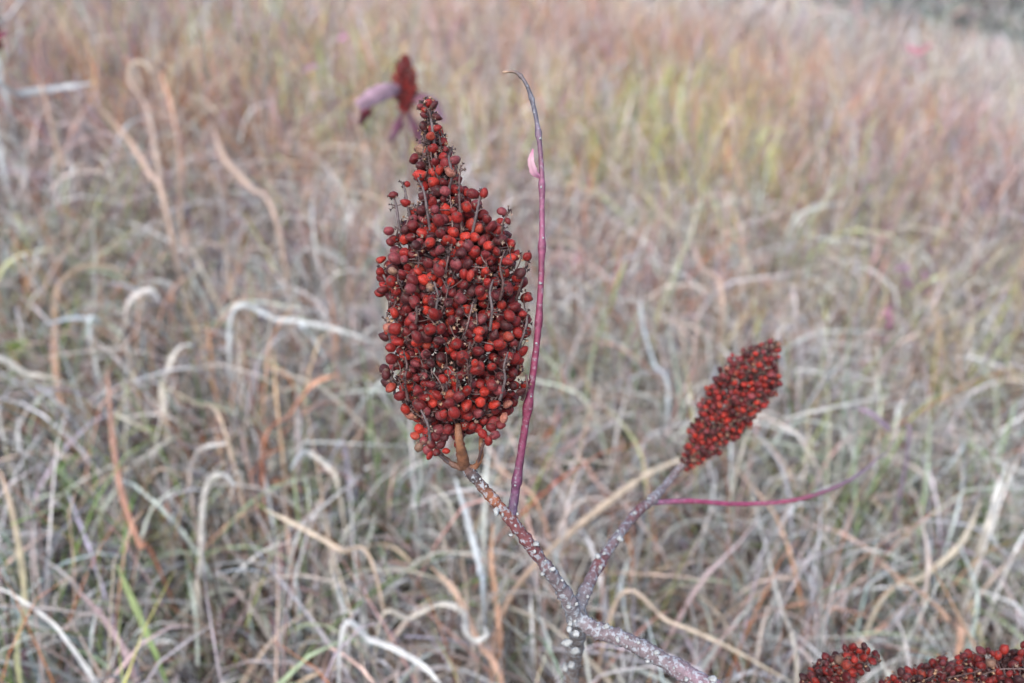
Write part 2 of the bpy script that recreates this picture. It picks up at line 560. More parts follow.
def rot_to(z):
    z = z / (np.linalg.norm(z) + 1e-12)
    a = np.array([1, 0, 0]) if abs(z[0]) < .8 else np.array([0, 1, 0])
    x = np.cross(a, z); x /= np.linalg.norm(x); y = np.cross(z, x)
    th = rng.random() * 6.28
    x, y = x * math.cos(th) + y * math.sin(th), -x * math.sin(th) + y * math.cos(th)
    return np.stack([x, y, z], 1)


BCOL = [((.22, .012, .009), 4), ((.33, .022, .012), 2.6), ((.13, .010, .011), 3.6), ((.06, .009, .010), 2.0), ((.30, .04, .022), .6),
        ((.27, .10, .07), .4), ((.22, .12, .08), .22), ((.19, .035, .04), 1.8)]
BC = np.array([b[0] for b in BCOL]); BW = np.array([b[1] for b in BCOL]); BW = BW / BW.sum()


def berry(center, outdir, r, tmpl, dark=1.0):
    V0, F = tmpl
    ph = rng.random(6) * 6.28
    f1, f2 = rng.uniform(2, 4, 2)
    d = 1 + .05 * np.sin(V0[:, 0] * f1 * 1.3 + ph[0]) * np.sin(V0[:, 1] * f2 + ph[1]) + .045 * np.sin(V0 @ rng.uniform(-4, 4, 3) + ph[2]) \
        + .03 * np.sin(V0 @ rng.uniform(-8, 8, 3) + ph[3])
    # one or two pressed-in dimples, as dried drupes have
    for _ in range(3):
        dd = rng.standard_normal(3); dd /= np.linalg.norm(dd)
        d -= rng.uniform(.05, .28) * np.exp(-((1 - V0 @ dd) / .2))
    sc = np.array([rng.uniform(.86, 1.02), rng.uniform(.74, .96), rng.uniform(.94, 1.26)])
    V = V0 * d[:, None] * sc * r
    sh = rng.uniform(-.16, .16, 2); V[:, 0] += sh[0] * V[:, 2]; V[:, 1] += sh[1] * V[:, 2]
    pole = np.clip((V0[:, 2] - .9) / .1, 0, 1)
    V[:, 2] += pole * .14 * r
    Mx = rot_to(outdir)
    Vw = V @ Mx.T + center
    c = BC[rng.choice(len(BC), p=BW)] * rng.uniform(.75, 1.25) * dark
    C = np.repeat(c[None], len(V), 0)
    C = C * (1 - .85 * pole[:, None]) + np.array([.05, .035, .03]) * .85 * pole[:, None]
    base = np.clip((-V0[:, 2] - .75) / .25, 0, 1)[:, None]
    C = C * (1 - base) + np.array([.16, .10, .07]) * base
    return Vw, F, np.clip(C, 0, 1)


def calyx(mb, p, d, r, colr):
    """small dry five-lobed cup"""
    Mx = rot_to(d)
    k = 5
    V = []; F = []
    a = np.linspace(0, 2 * math.pi, 10, endpoint=False)
    ring0 = np.stack([np.cos(a) * .25, np.sin(a) * .25, np.full(10, -.4)], 1)
    ring1 = np.stack([np.cos(a) * .75, np.sin(a) * .75, np.full(10, .1)], 1)
    rl = np.where(np.arange(10) % 2 == 0, 1.25, .7); zl = np.where(np.arange(10) % 2 == 0, .75, .25)
    ring2 = np.stack([np.cos(a) * rl, np.sin(a) * rl, zl], 1)
    V = np.vstack([ring0, ring1, ring2]) * r * (1 + .12 * rng.standard_normal((30, 1)))
    j = np.arange(10)
    F = np.vstack([np.stack([o + j, o + (j + 1) % 10, o + 10 + (j + 1) % 10, o + 10 + j], 1) for o in (0, 10)])
    mb.add(V @ Mx.T + p, F, np.repeat(np.array(colr)[None], 30, 0) * rng.uniform(.6, 1.3))


TW = (.10, .055, .05); TWG = (.17, .11, .10); TANC = (.36, .22, .13); DK = (.055, .03, .03)


def cluster(root, axis_pts, prof, depth_ratio, br, nmax, singles, tmpl, twigs, cal, tip_extra=0, layers=2, fill=.86, dark=1.0):
    """a fruit head round an axis. axis_pts: world points; prof: list of (t, rightward half width, leftward half width) in m,
    sideways measured in the picture plane; returns the head object"""
    n = 80
    ax = catmull(axis_pts, 400)
    al = np.concatenate([[0], np.cumsum(np.linalg.norm(np.diff(ax, axis=0), axis=1))]); al /= al[-1]
    ax = np.stack([np.interp(np.linspace(0, 1, n), al, ax[:, q]) for q in range(3)], 1)
    tv, _, _ = frames(ax)
    side = np.cross(tv, -FWD); side /= np.linalg.norm(side, axis=1)[:, None]       # to the right when axis points up
    side = -side
    back = np.cross(side, tv)
    if np.dot(back[0], FWD) < 0: back = -back
    pr = np.array(prof)
    tt = np.linspace(0, 1, n)
    wr = np.interp(tt, pr[:, 0], pr[:, 1]); wl = np.interp(tt, pr[:, 0], pr[:, 2])
    # the middle line runs between both edges
    mid = ax + side * ((wr - wl) / 2)[:, None]
    hw = (wr + wl) / 2

    def lump(t, a):
        return 1 + .10 * math.sin(3 * a + 9 * t + 1) * math.sin(14 * t + 2) + .15 * math.sin(8 * a - 5 * t + 2 * math.sin(9 * t)) * math.sin(31 * t + 2 * a)

    def pt(t, a, rho):
        i = t * (n - 1); i0 = min(int(i), n - 2); f = i - i0
        m = mid[i0] * (1 - f) + mid[i0 + 1] * f; h = hw[i0] * (1 - f) + hw[i0 + 1] * f
        s = side[i0]; b = back[i0]
        rr = h * rho * lump(t, a)
        return m + s * rr * math.cos(a) + b * rr * math.sin(a) * depth_ratio, s * math.cos(a) + b * math.sin(a) * depth_ratio + tv[i0] * .35, h

    # dart throwing: a shell first, then looser layers inside
    pts = np.zeros((0, 3)); data = []
    tries = 0
    wts = hw / hw.sum(); cdf = np.cumsum(wts)
    for layer in range(layers):
        tr = 0; target = nmax[layer]
        cnt = 0
        while cnt < target and tr < target * 25:
            tr += 1
            t = float(np.interp(rng.random(), cdf, tt)); a = rng.random() * 2 * math.pi
            h = np.interp(t, tt, hw)
            rho = rng.uniform(.70, 1.10) if layer == 0 else max(.05, 1 - layer * br * 1.7 / max(h, .004)) * rng.uniform(.8, 1)
            p, o, _ = pt(t, a, rho)
            r = br * rng.uniform(.72, 1.16)
            if len(pts):
                if np.min(np.sum((pts - p) ** 2, 1)) < (br * 2 * fill * rng.uniform(.82, 1.1)) ** 2: continue
            pts = np.vstack([pts, p]); o = o / np.linalg.norm(o)
            data.append((p, o + rng.standard_normal(3) * .35, r, layer)); cnt += 1
    tw = MB()
    # central axis
    tw.tube(ax, [br * .9, br * .6, br * .45, br * .3], TW, 60, 6, .1)
    # branchlets that leave the axis, reach the surface and climb along it
    nodes = []
    for q in range(twigs):
        t = rng.uniform(0.02, .93); a = rng.random() * 2 * math.pi
        pp = [ax[int(t * (n - 1))]]; rise = rng.uniform(.004, .020); ja = rng.normal(0, .05)
        for k, rho in enumerate((.35, .70, .93, 1.03, 1.10)):
            t2 = min(1, t + .026 * (k + 1) + rise * k)
            p, o, h = pt(t2, a + ja * k + rng.normal(0, .02), rho * rng.uniform(.98, 1.02))
            pp.append(p)
        col_ = TW if rng.random() < .6 else TWG
        c = tw.tube(pp, [br * .26, br * .23, br * .20, br * .17, br * .13, br * .10], col_, 22, 5, .22)
        nodes += list(c[4:])
        # knobs where berries have dropped
        for _ in range(11):
            i = rng.integers(8, 22)
            d = rng.standard_normal(3); d /= np.linalg.norm(d)
            e = c[i] + d * br * rng.uniform(.5, 1.0)
            tw.tube([c[i], e], [br * .09, br * .06], col_, 3, 4)
            calyx(tw, e, d, br * rng.uniform(.22, .36), DK if rng.random() < .6 else TANC)
    nodes = np.array(nodes)
    # pedicels
    for p, o, r, layer in data:
        if layer > 0: continue
        q = p - o / np.linalg.norm(o) * r
        d2 = np.sum((nodes - q) ** 2, 1); m = nodes[np.argmin(d2)]
        if d2.min() < (br * 5) ** 2:
            midp = (q + m) / 2 - o * br * .2
            tw.tube([q, midp, m], [br * .12, br * .10, br * .12], TWG if rng.random() < .5 else TW, 5, 4)
    # empty calyxes and dropped-berry cups lying among the berries
    for _ in range(cal):
        t = float(np.interp(rng.random(), cdf, tt)); a = rng.random() * 2 * math.pi
        p, o, h = pt(t, a, rng.uniform(.97, 1.06))
        d = o + rng.standard_normal(3) * .6
        u = rng.random()
        calyx(tw, p, d, br * rng.uniform(.28, .46), (.30, .20, .15) if u < .25 else (TW if u < .65 else DK))
    head = tw.build('fruit_cluster', M_TWIG, root)
    # berries that show largest get an object each
    order = sorted(range(len(data)), key=lambda i: np.dot(data[i][0] - C0, FWD) + (10 if data[i][3] > 0 else 0) - data[i][2] * 1.5)
    single = set(order[:singles])
    MBb = MB()
    for i, (p, o, r, layer) in enumerate(data):
        V, F, C = berry(p, o, r, tmpl, dark)
        if i in single:
            b = mesh_np('berry', V - p, F, C, M_BERRY, None)
            b.location = tuple(p); b.parent = head
            b.matrix_parent_inverse = Matrix.Identity(4)
            b.matrix_parent_inverse = head.matrix_parent_inverse.inverted() if False else Matrix.Identity(4)
            singles_fix.append((b, p))
        else:
            MBb.add(V, F, C)
    if MBb.V:
        rest = MBb.build('berries', M_BERRY, None); rest.parent = head
        tag(rest, kind='stuff')
        rest_fix.append(rest)
    return head, data


singles_fix = []; rest_fix = []

# ================================================================== the sumac in front
base_pt = P(566, 760, .80)
base = G(566, 900, 0)
base = np.array([base_pt[0] + .0, base_pt[1] + .06, 0]); base[2] = terr(base[0], base[1])
sumac = empty('sumac_shrub', base)
tag(sumac, 'lichen-spotted sumac in front with one big and one smaller red berry head', 'shrub')

MAR = (.17, .055, .058); MARG = (.185, .145, .155); GREY = (.20, .19, .20); ORB = (.26, .09, .04); DKG = (.07, .06, .065)
st = MB()
tube_px(st, [(463, 464, .53), (475, 478, .53), (492, 498, .532), (512, 521, .537), (532, 548, .545), (550, 572, .555), (565, 594, .568), (576, 618, .58)],
        [6.2, 5.6, 5.4, 6.2, 6.2, 6.3, 7.0, 9.2],
        [(.14, .06, .04), DKG, ORB, MAR, MAR, MARG, MARG, GREY], 110, 14, .05, [(.30, .22), (.52, .16), (.68, .15), (.84, .12)])
# trunk going down to the ground
w_tr = [P(576, 612, .58), P(577, 635, .61), P(571, 676, .68), P(566, 735, .78)]
w_tr.append(np.array([base[0], base[1], (w_tr[-1][2] + base[2]) / 2])); w_tr.append(np.array([base[0], base[1], base[2] - .03]))
st.tube(w_tr, [.0058, .0056, .0056, .0065, .008, .010], [GREY, (.2, .17, .16), (.22, .16, .13), (.2, .13, .1), GREY, GREY], 90, 12, .05)
stem = st.build('stem', M_STEM, sumac)

b1 = MB()
tube_px(b1, [(574, 613, .58), (592, 628, .578), (630, 642, .572), (665, 661, .562), (700, 681, .553), (760, 712, .545), (850, 745, .55)],
        [7.6, 8.2, 7.9, 8.6, 9.2, 9, 6], [GREY, MARG, MARG, MARG, (.25, .17, .20), MARG, MAR], 110, 14, .05, [(.2, .14), (.38, .16), (.56, .16)])
tag(b1.build('branch', M_STEM, sumac), 'thick mauve-grey branch running to the lower right')
b2 = MB()
tube_px(b2, [(577, 612, .58), (585, 592, .592), (598, 566, .615), (617, 538, .645), (636, 513, .68), (652, 500, .70), (668, 482, .725), (683, 464, .75)],
        [7.6, 6.4, 5.6, 5.0, 4.7, 4.6, 3.6, 3.4], [GREY, MARG, MAR, MARG, MAR, MARG, MARG, (.2, .09, .05)], 90, 12, .05, [(.3, .2), (.55, .2), (.72, .2)])
right_branch = b2.build('branch', M_STEM, sumac)
b3 = MB()
PK = (.25, .04, .10); PUR = (.20, .10, .17)
tube_px(b3, [(648, 503, .70), (690, 501, .71), (740, 504, .725), (795, 500, .745), (836, 487, .80), (862, 472, .90), (886, 452, 1.02)],
        [3.0, 2.6, 2.4, 2.2, 2.0, 1.6, .7], [PUR, PK, PK, (.30, .06, .11), (.27, .13, .19), (.28, .18, .25), (.25, .17, .25)], 70, 8, .04)
tag(b3.build('twig', M_SHOOT, sumac), 'thin crimson twig reaching out to the right')
b4 = MB()
tube_px(b4, [(512, 514, .537), (517, 480, .535), (526, 420, .53), (536, 350, .525), (541, 280, .522), (542, 215, .52), (541, 160, .52), (536, 118, .52),
             (528, 88, .52), (517, 73, .522), (503, 72, .525)],
        [4.9, 4.2, 3.7, 3.4, 3.0, 2.8, 2.6, 2.3, 2.0, 1.7, 1.2],
        [(.10, .07, .12), (.14, .04, .09), (.20, .03, .07), (.22, .035, .08), (.21, .04, .085), (.27, .08, .15), (.20, .08, .13), (.12, .11, .14),
         (.10, .09, .11), (.14, .10, .09), (.45, .30, .2)], 120, 10, .04, [(.10, .35), (.22, .5), (.34, .3), (.45, .5), (.55, .35), (.66, .55), (.76, .4), (.87, .5)])
shoot = tag(b4.build('shoot', M_SHOOT, sumac), 'tall bare magenta shoot with a hooked tip')


def leaf_mesh(pts, wpx, colr, name, parent, mat=M_GRASS, roll=0.4, n=14, fold=.5):
    """leaf along (px,py,depth) points, folded on its midrib"""
    c = catmull([P(*p) for p in pts], n)
    w = interp([a * p[2] / FPX for a, p in zip(wpx, pts)], n)
    w = w * (1 + .14 * (np.arange(n) % 2) - .07)
    t, _, _ = frames(c)
    s = np.cross(t, FWD); s /= np.linalg.norm(s, axis=1)[:, None]
    nn = np.cross(s, t)
    s2 = s * math.cos(roll) + nn * math.sin(roll); n2 = np.cross(t, s2)
    V = np.stack([c - s2 * w[:, None], c - s2 * w[:, None] * .5 + n2 * w[:, None] * fold * .6, c + n2 * w[:, None] * fold,
                  c + s2 * w[:, None] * .5 + n2 * w[:, None] * fold * .6, c + s2 * w[:, None]], 1)
    V = V + rng.standard_normal(V.shape) * w.max() * .03
    i = np.arange(n - 1)[:, None] * 5; j = np.arange(4)[None]
    F = np.stack([i + j, i + j + 1, i + j + 6, i + j + 5], -1).reshape(-1, 4)
    cc = np.repeat(interp(colr, n)[:, None], 5, 1)
    cc[:, 2] *= .75
    return mesh_np(name, V.reshape(-1, 3), F, cc.reshape(-1, 3), mat, parent)


def reparent(o, p):
    o.parent = p
    mw = p.matrix_parent_inverse.copy()
    # parent mesh sits at world identity (its own inverse cancels the Empty), so no offset is needed
    o.matrix_parent_inverse = Matrix.Identity(4)


lf = leaf_mesh([(541, 178, .52), (534, 172, .516), (531, 160, .514), (533, 149, .516)], [1.2, 4.0, 3.4, .6],
               [(.45, .12, .25), (.62, .34, .44), (.62, .4, .46), (.55, .2, .32)], 'leaf', None, roll=.2)
reparent(lf, shoot); lf['label'] = 'tiny folded pink leaf on the shoot'


def lichen(parent, spots):
    co = np.array([v.co[:] for v in parent.data.vertices])
    rel = co - C0; dz = rel @ FWD
    sx = (rel @ RT) / dz * FPX + W / 2; sy = H / 2 - (rel @ UP) / dz * FPX
    for (px, py, d, r) in spots:
        V0, F = ICO2
        V = V0 * (1 + .16 * rng.standard_normal((len(V0), 1))) * (r * .9 * d / FPX) * rng.uniform(.65, 1.15, 3)
        q = co[np.argmin((sx - px) ** 2 + (sy - py) ** 2 + (dz * 900) ** 2 * .02)]
        p = .72 * q + .28 * (P(px, py, np.dot(q - C0, FWD))) - FWD * r * d / FPX * .35
        o = mesh_np('lichen_bud_tuft', V, F, np.repeat(np.array([[.40, .41, .40]]) * rng.uniform(.85, 1.1), len(V), 0), M_LICHEN, None)
        o.location = tuple(p); reparent(o, parent)


lichen(stem, [(495, 514, .528, 4.6), (503, 515, .528, 2.5), (524, 508, .533, 1.7), (516, 526, .53, 1.8), (507, 538, .538, 2.4), (539, 545, .538, 3.6),
              (537, 553, .538, 2.2), (557, 571, .55, 3.6), (541, 578, .552, 3.2), (569, 580, .56, 2.0), (549, 563, .548, 1.8),
              (568, 625, .578, 3.6), (562, 634, .585, 4.2), (556, 655, .60, 4.8), (575, 649, .60, 4.6), (573, 662, .605, 5.0), (570, 608, .566, 2.6),
              (581, 605, .57, 2.4), (554, 680, .63, 5), (563, 679, .63, 4), (488, 486, .528, 1.6), (483, 479, .527, 1.6), (577, 622, .572, 2.2)])
bb = [o for o in sumac.children if o.name.startswith('branch')][0]
lichen(bb, [(608, 623, .57, 3.0), (617, 640, .565, 3.4), (638, 640, .562, 2.2), (657, 651, .556, 3.6), (645, 662, .56, 2.6), (672, 667, .553, 2.0),
            (685, 678, .55, 2.4), (714, 673, .548, 4.6), (711, 681, .548, 3.6), (598, 620, .57, 2.0), (628, 634, .565, 1.8), (626, 648, .568, 1.7)])
lichen(right_branch, [(590, 592, .59, 2.4), (603, 562, .60, 2.6), (622, 533, .64, 3.2), (628, 537, .645, 3.0), (607, 545, .625, 2.0), (598, 548, .61, 3.0),
                      (640, 505, .675, 2.6), (616, 522, .63, 2.0), (652, 490, .69, 2.2)])

lichen(shoot, [(515, 487, .53, 1.3), (531, 395, .525, 1.2), (537, 345, .52, 1.3), (541, 283, .52, 1.5), (543, 236, .518, 1.2), (541, 186, .518, 1.3), (540, 140, .518, 1.3), (534, 112, .518, 1.1)])  # these are buds at the shoot's nodes, built like the lichen tufts

# --- big head -----------------------------------------------------------
D = .53
k = D / FPX
axis = [P(463, 458, D), P(458, 430, D), (P(456, 380, D)), P(453, 320, D), P(450, 260, D), P(444, 200, D), P(437, 150, D), P(432, 120, D), P(428, 104, D)]
rows = [(440, 461, 462, 456), (432, 460, 470, 440), (424, 458, 500, 412), (405, 457, 515, 396), (380, 456, 521, 387), (350, 455, 523, 384), (320, 453, 522, 384),
        (295, 452, 524, 381), (270, 451, 522, 379), (250, 450, 514, 382), (228, 448, 500, 397), (208, 445, 484, 409), (190, 443, 467, 417), (178, 441, 469, 417), (160, 438, 465, 419),
        (140, 436, 455, 423), (122, 433, 446, 425), (108, 429, 438, 420)]
prof = []
for (y, xc, xr, xl) in rows:
    t = (458 - y) / (458 - 104.0)
    prof.append((max(0, t), max(1.5, (xr - xc) * .93 - 4.5) * k, max(1.5, (xc - xl) * .93 - 4.5) * k))
head, data = cluster(sumac, axis, prof, .85, .00335, (860, 320), 100, ICO3, 120, 620, fill=.82)
# brown shoulders where the head joins the stem, side sprays, and the crooked tip
sp = MB()
ORW = (.24, .10, .05)
tube_px(sp, [(464, 466, .53), (462, 455, .522), (459, 440, .514), (458, 424, .512)], [6.2, 5.4, 4.2, 3.0], [(.16, .08, .05), ORW, (.27, .12, .06), ORW], 20, 10, .05)
tube_px(sp, [(468, 468, .53), (476, 466, .528), (481, 456, .525), (481, 443, .525), (482, 430, .53)], [3.5, 2.8, 2.6, 2.6, 2.2], [(.16, .08, .05), ORW, ORW, (.26, .12, .06), ORW], 24, 8, .05)
tube_px(sp, [(463, 468, .53), (452, 464, .527), (441, 455, .526), (432, 444, .528), (424, 436, .53)], [4, 3.2, 2.6, 2.0, 1.6], [(.16, .08, .05), (.2, .11, .08), TWG, TWG, TWG], 24, 8, .05)
pd = sp.build('peduncle', M_TWIG, None); reparent(pd, head)

exb = MB(); ext = MB()


def spray(pts, berries, cups, n=18):
    c = tube_px(ext, pts, [1.7, 1.4, 1.2, .9, .7][:len(pts)], TW if rng.random() < .5 else (.12, .09, .09), n, 6, .12)
    for (px, py, r) in berries:
        p = P(px, py, pts[-1][2]); q = c[np.argmin(np.sum((c - p) ** 2, 1))]
        V, F, C = berry(p, p - q + rng.standard_normal(3) * .001, r * k, ICO3); exb.add(V, F, C)
        ext.tube([q, p], [.0004, .0003], TWG, 3, 4)
    for _ in range(cups):
        q = c[rng.integers(n // 4, n)]
        d = rng.standard_normal(3); d /= np.linalg.norm(d); d[1] *= .5
        e = q + d * .0028 * rng.uniform(.6, 1.5)
        ext.tube([q, e], [.0003, .00022], TW, 3, 4)
        calyx(ext, e, d, .00085 * rng.uniform(.7, 1.3), DK if rng.random() < .6 else (.3, .2, .15))


spray([(404, 245, .525), (399, 225, .52), (396, 205, .52), (393, 196, .52)], [(393, 195, 4.6), (389, 231, 5), (405, 203, 5)], 9)
spray([(412, 225, .525), (408, 208, .52), (405, 190, .52), (401, 181, .52)], [(407, 184, 3.4)], 11)
spray([(430, 230, .51), (427, 210, .505), (424, 192, .505), (418, 178, .51)], [], 12)
spray([(462, 235, .515), (460, 210, .51), (459, 185, .51), (461, 165, .512)], [], 14)
spray([(472, 235, .515), (477, 212, .51), (480, 196, .51), (484, 188, .51)], [(484, 193, 5.2), (473, 194, 5.5)], 10)
spray([(497, 262, .52), (501, 235, .515), (503, 222, .515), (511, 209, .515)], [(502, 212, 5.2), (508, 221, 3.8), (497, 231, 5.6)], 16)
spray([(516, 300, .525), (521, 285, .52), (525, 270, .52), (527, 258, .52)], [(527, 257, 5), (517, 278, 5.2)], 14)
spray([(518, 350, .525), (525, 330, .52), (527, 318, .52), (525, 308, .52)], [(523, 314, 4.5)], 10)
spray([(392, 345, .525), (388, 330, .52), (387, 320, .52), (387, 312, .52)], [], 8)
spray([(392, 292, .525), (386, 280, .52), (381, 270, .52), (377, 262, .52)], [(381, 260, 4.5), (380, 272, 5), (383, 290, 5)], 5)
spray([(522, 400, .525), (527, 388, .52), (526, 375, .52)], [(521, 392, 5)], 6)
spray([(435, 150, .525), (433, 132, .52), (431, 118, .52), (430, 108, .52)], [(437, 117, 4.6), (437, 128, 4.6), (431, 136, 5.0)], 8)
spray([(431, 118, .52), (428, 110, .518), (422, 106, .518), (419, 107, .518)], [(420, 107, 4.0), (428, 103, 4.3), (434, 105, 4.0), (424, 110, 3.2)], 14)
spray([(447, 290, .505), (446, 270, .50), (449, 255, .50), (452, 244, .50)], [], 16)
spray([(490, 330, .505), (492, 310, .50), (490, 292, .50), (493, 280, .50)], [], 14)
spray([(415, 330, .505), (417, 312, .50), (414, 296, .50), (411, 284, .505)], [], 12)
spray([(470, 390, .505), (471, 372, .50), (468, 356, .50), (470, 342, .50)], [], 12)
spray([(430, 440, .51), (428, 425, .505), (421, 410, .505)], [], 10)
spray([(448, 462, .525), (438, 454, .52), (430, 447, .518), (420, 440, .518)],
      [(419, 447, 5), (427, 450, 5.2), (424, 440, 5.4), (432, 444, 5.6), (436, 452, 4.6), (441, 445, 5.4), (444, 437, 5.2), (415, 436, 5), (436, 436, 5.6), (427, 432, 5.6),
       (448, 430, 5.2), (430, 455, 4.0), (446, 451, 4.2), (419, 429, 5)], 10)
spray([(478, 462, .525), (482, 448, .52), (488, 438, .518), (497, 428, .518)],
      [(488, 441, 5), (495, 435, 5.4), (483, 434, 5.4), (491, 428, 5.4), (500, 425, 5.2), (476, 428, 5.4), (504, 418, 5.2)], 8)
spray([(449, 190, .518), (452, 174, .512), (449, 158, .51), (453, 146, .512)], [(455, 160, 5.2), (450, 172, 5.6)], 12)
spray([(395, 395, .52), (392, 380, .515), (385, 372, .514)], [(386, 374, 5.2), (391, 388, 5.2)], 8)
spray([(440, 330, .505), (436, 310, .498), (438, 296, .497), (434, 282, .497)], [], 18)
spray([(500, 300, .508), (503, 284, .503), (500, 266, .502), (505, 250, .503)], [(507, 262, 5)], 16)
spray([(408, 400, .51), (405, 380, .505), (407, 366, .504), (404, 352, .504)], [], 14)
spray([(500, 400, .51), (505, 380, .505), (504, 366, .504), (508, 352, .504)], [], 16)
tw2 = ext.build('spray', M_TWIG, None); reparent(tw2, head); tag(tw2, kind='stuff')
b_ = exb.build('berries', M_BERRY, None); reparent(b_, head); tag(b_, kind='stuff')

# --- second head ---------------------------------------------------------
def axis_profile(base_px, tip_px, d0, d1, widths, n=7):
    """widths: (t, right, left) px in the frame of the axis; tip direction is 'up'"""
    dm = (d0 + d1) / 2
    pts = []
    for i in range(n):
        t = i / (n - 1)
        pts.append(P(base_px[0] + (tip_px[0] - base_px[0]) * t, base_px[1] + (tip_px[1] - base_px[1]) * t, d0 + (d1 - d0) * t))
    return pts, [(t, r * dm / FPX, l * dm / FPX) for t, r, l in widths]


a2, p2 = axis_profile((684, 470), (776, 343), .75, .735,
                      [(0, 4, 4), (.08, 8, 8), (.2, 14, 15), (.35, 20, 19), (.5, 24, 23), (.68, 26, 24), (.80, 22, 24), (.88, 17, 12), (.94, 11, 7), (1, 5, 4)])
h2, _ = cluster(sumac, a2, p2, .85, .0027, (430, 150), 0, ICO2, 90, 380, fill=.92)
h2['label'] = 'smaller tilted dark red berry head'

# ================================================================== second shrub at the lower right edge
base2 = np.array([P(1010, 760, .62)[0] + .03, P(1010, 760, .62)[1] + .02, 0]); base2[2] = terr(base2[0], base2[1])
s2 = empty('sumac_shrub', base2)
tag(s2, 'sumac berry heads cut off by the lower right edge of the photo', 'shrub')
s2m = MB()
s2m.tube([base2 - np.array([0, 0, .03]), base2 + np.array([0, 0, .2]), P(1050, 900, .63), P(1000, 800, .62), P(930, 735, .615), P(880, 715, .61), P(835, 705, .60)],
         [.009, .008, .006, .005, .0045, .003, .0022], [GREY, MARG, MARG, MAR, MAR, MAR, ORB], 60, 10, .05)
s2m.tube([P(1000, 800, .62), P(960, 745, .62), P(900, 712, .61)], [.004, .003, .003], MAR, 14, 8, .05)
s2m.build('stem', M_STEM, s2)
a3 = [P(812, 712, .60), P(826, 690, .60), P(842, 674, .60), P(858, 662, .60), P(876, 653, .60)]
kk = .6 / FPX
h3, _ = cluster(s2, a3, [(0, 18 * kk, 12 * kk), (.4, 22 * kk, 14 * kk), (.7, 16 * kk, 9 * kk), (1, 7 * kk, 5 * kk)], .9, .0030, (200, 60), 0, ICO3, 24, 130, dark=.62)
a4 = [P(855, 712, .60), P(895, 699, .60), P(940, 687, .60), P(985, 682, .60), P(1030, 680, .60), P(1080, 685, .61)]
h4, _ = cluster(s2, a4, [(0, 12 * kk, 14 * kk), (.25, 20 * kk, 20 * kk), (.55, 26 * kk, 28 * kk), (.8, 30 * kk, 26 * kk), (1, 14 * kk, 12 * kk)], .9, .0030, (380, 130), 0, ICO3, 44, 260, dark=.62)

# ================================================================== background sumacs
def far_sumac(px, pyb, pyt, d, wpx, label, leaves, seed):
    top = P(px, pyt, d); bot = P(px, pyb, d)
    bs = np.array([bot[0] - (.01 if px > 0 else .32), bot[1] + .05, 0]); bs[2] = terr(bs[0], bs[1])
    r = empty('sumac_shrub', bs)
    tag(r, label, 'shrub')
    m = MB()
    m.tube([bs - np.array([0, 0, .02]), bs * .5 + bot * .5 + np.array([.006, 0, 0]), bot], [.006, .005, .0035], [GREY, (.2, .12, .12), (.25, .14, .09)], 30, 8, .05)
    m.build('stem', M_STEM, r)
    kq = d / FPX
    cluster(r, [bot, bot * .66 + top * .34, bot * .33 + top * .67, top], [(0, 4 * kq, 4 * kq), (.3, wpx * kq * .9, wpx * kq), (.6, wpx * kq, wpx * kq * .9), (.85, wpx * .6 * kq, wpx * .6 * kq), (1, 3 * kq, 3 * kq)],
            .9, .003, (380, 80), 0, ICO2, 20, 80)
    for pts, w, c in leaves:
        leaf_mesh(pts, w, c, 'leaf', r)
    return r


LP = (.38, .25, .31); LM = (.19, .07, .11); LR = (.17, .03, .045); LV = (.22, .13, .17)
far_sumac(405, 112, 56, 1.35, 11, 'blurred sumac behind the big berry head, with drooping pink leaves',
          [([(405, 88, 1.35), (390, 90, 1.32), (374, 96, 1.30), (357, 107, 1.28)], [2, 8, 9, 5], [LV, LP, LP, LP]),
           ([(405, 104, 1.35), (418, 98, 1.35), (432, 104, 1.35), (444, 122, 1.35)], [2, 6, 8, 3], [LM, LM, LV, LV]),
           ([(370, 104, 1.32), (366, 112, 1.32), (360, 124, 1.35)], [2, 6, 2], [LR, LR, LM]),
           ([(408, 112, 1.35), (416, 130, 1.37), (424, 146, 1.39), (420, 168, 1.41)], [2, 6, 7, 2], [LV, LM, LV, LM]),
           ([(404, 112, 1.35), (398, 126, 1.37), (390, 142, 1.39)], [2, 5, 2], [LM, (.3, .12, .2), LV])], 3)
far_sumac(-14, 60, 12, 1.15, 12, 'dark red sumac head and leaf just entering at the upper left edge',
          [([(-10, 40, 1.15), (0, 36, 1.14), (8, 32, 1.13)], [2, 6, 2], [LR, LR, LM])], 4)

# parent meshes of heads sit at world identity through the Empty's inverse; children need none
for b, p in singles_fix:
    b.matrix_parent_inverse = Matrix.Identity(4)

# ================================================================== single blades that stand out
CW = (.60, .61, .61); CWB = (.50, .54, .56); CT = (.52, .39, .31); CO = (.48, .27, .18); CR = (.42, .13, .06); CG = (.30, .36, .16)
CS = (.52, .46, .36); CM = (.36, .26, .28); CGR = (.2, .36, .12)


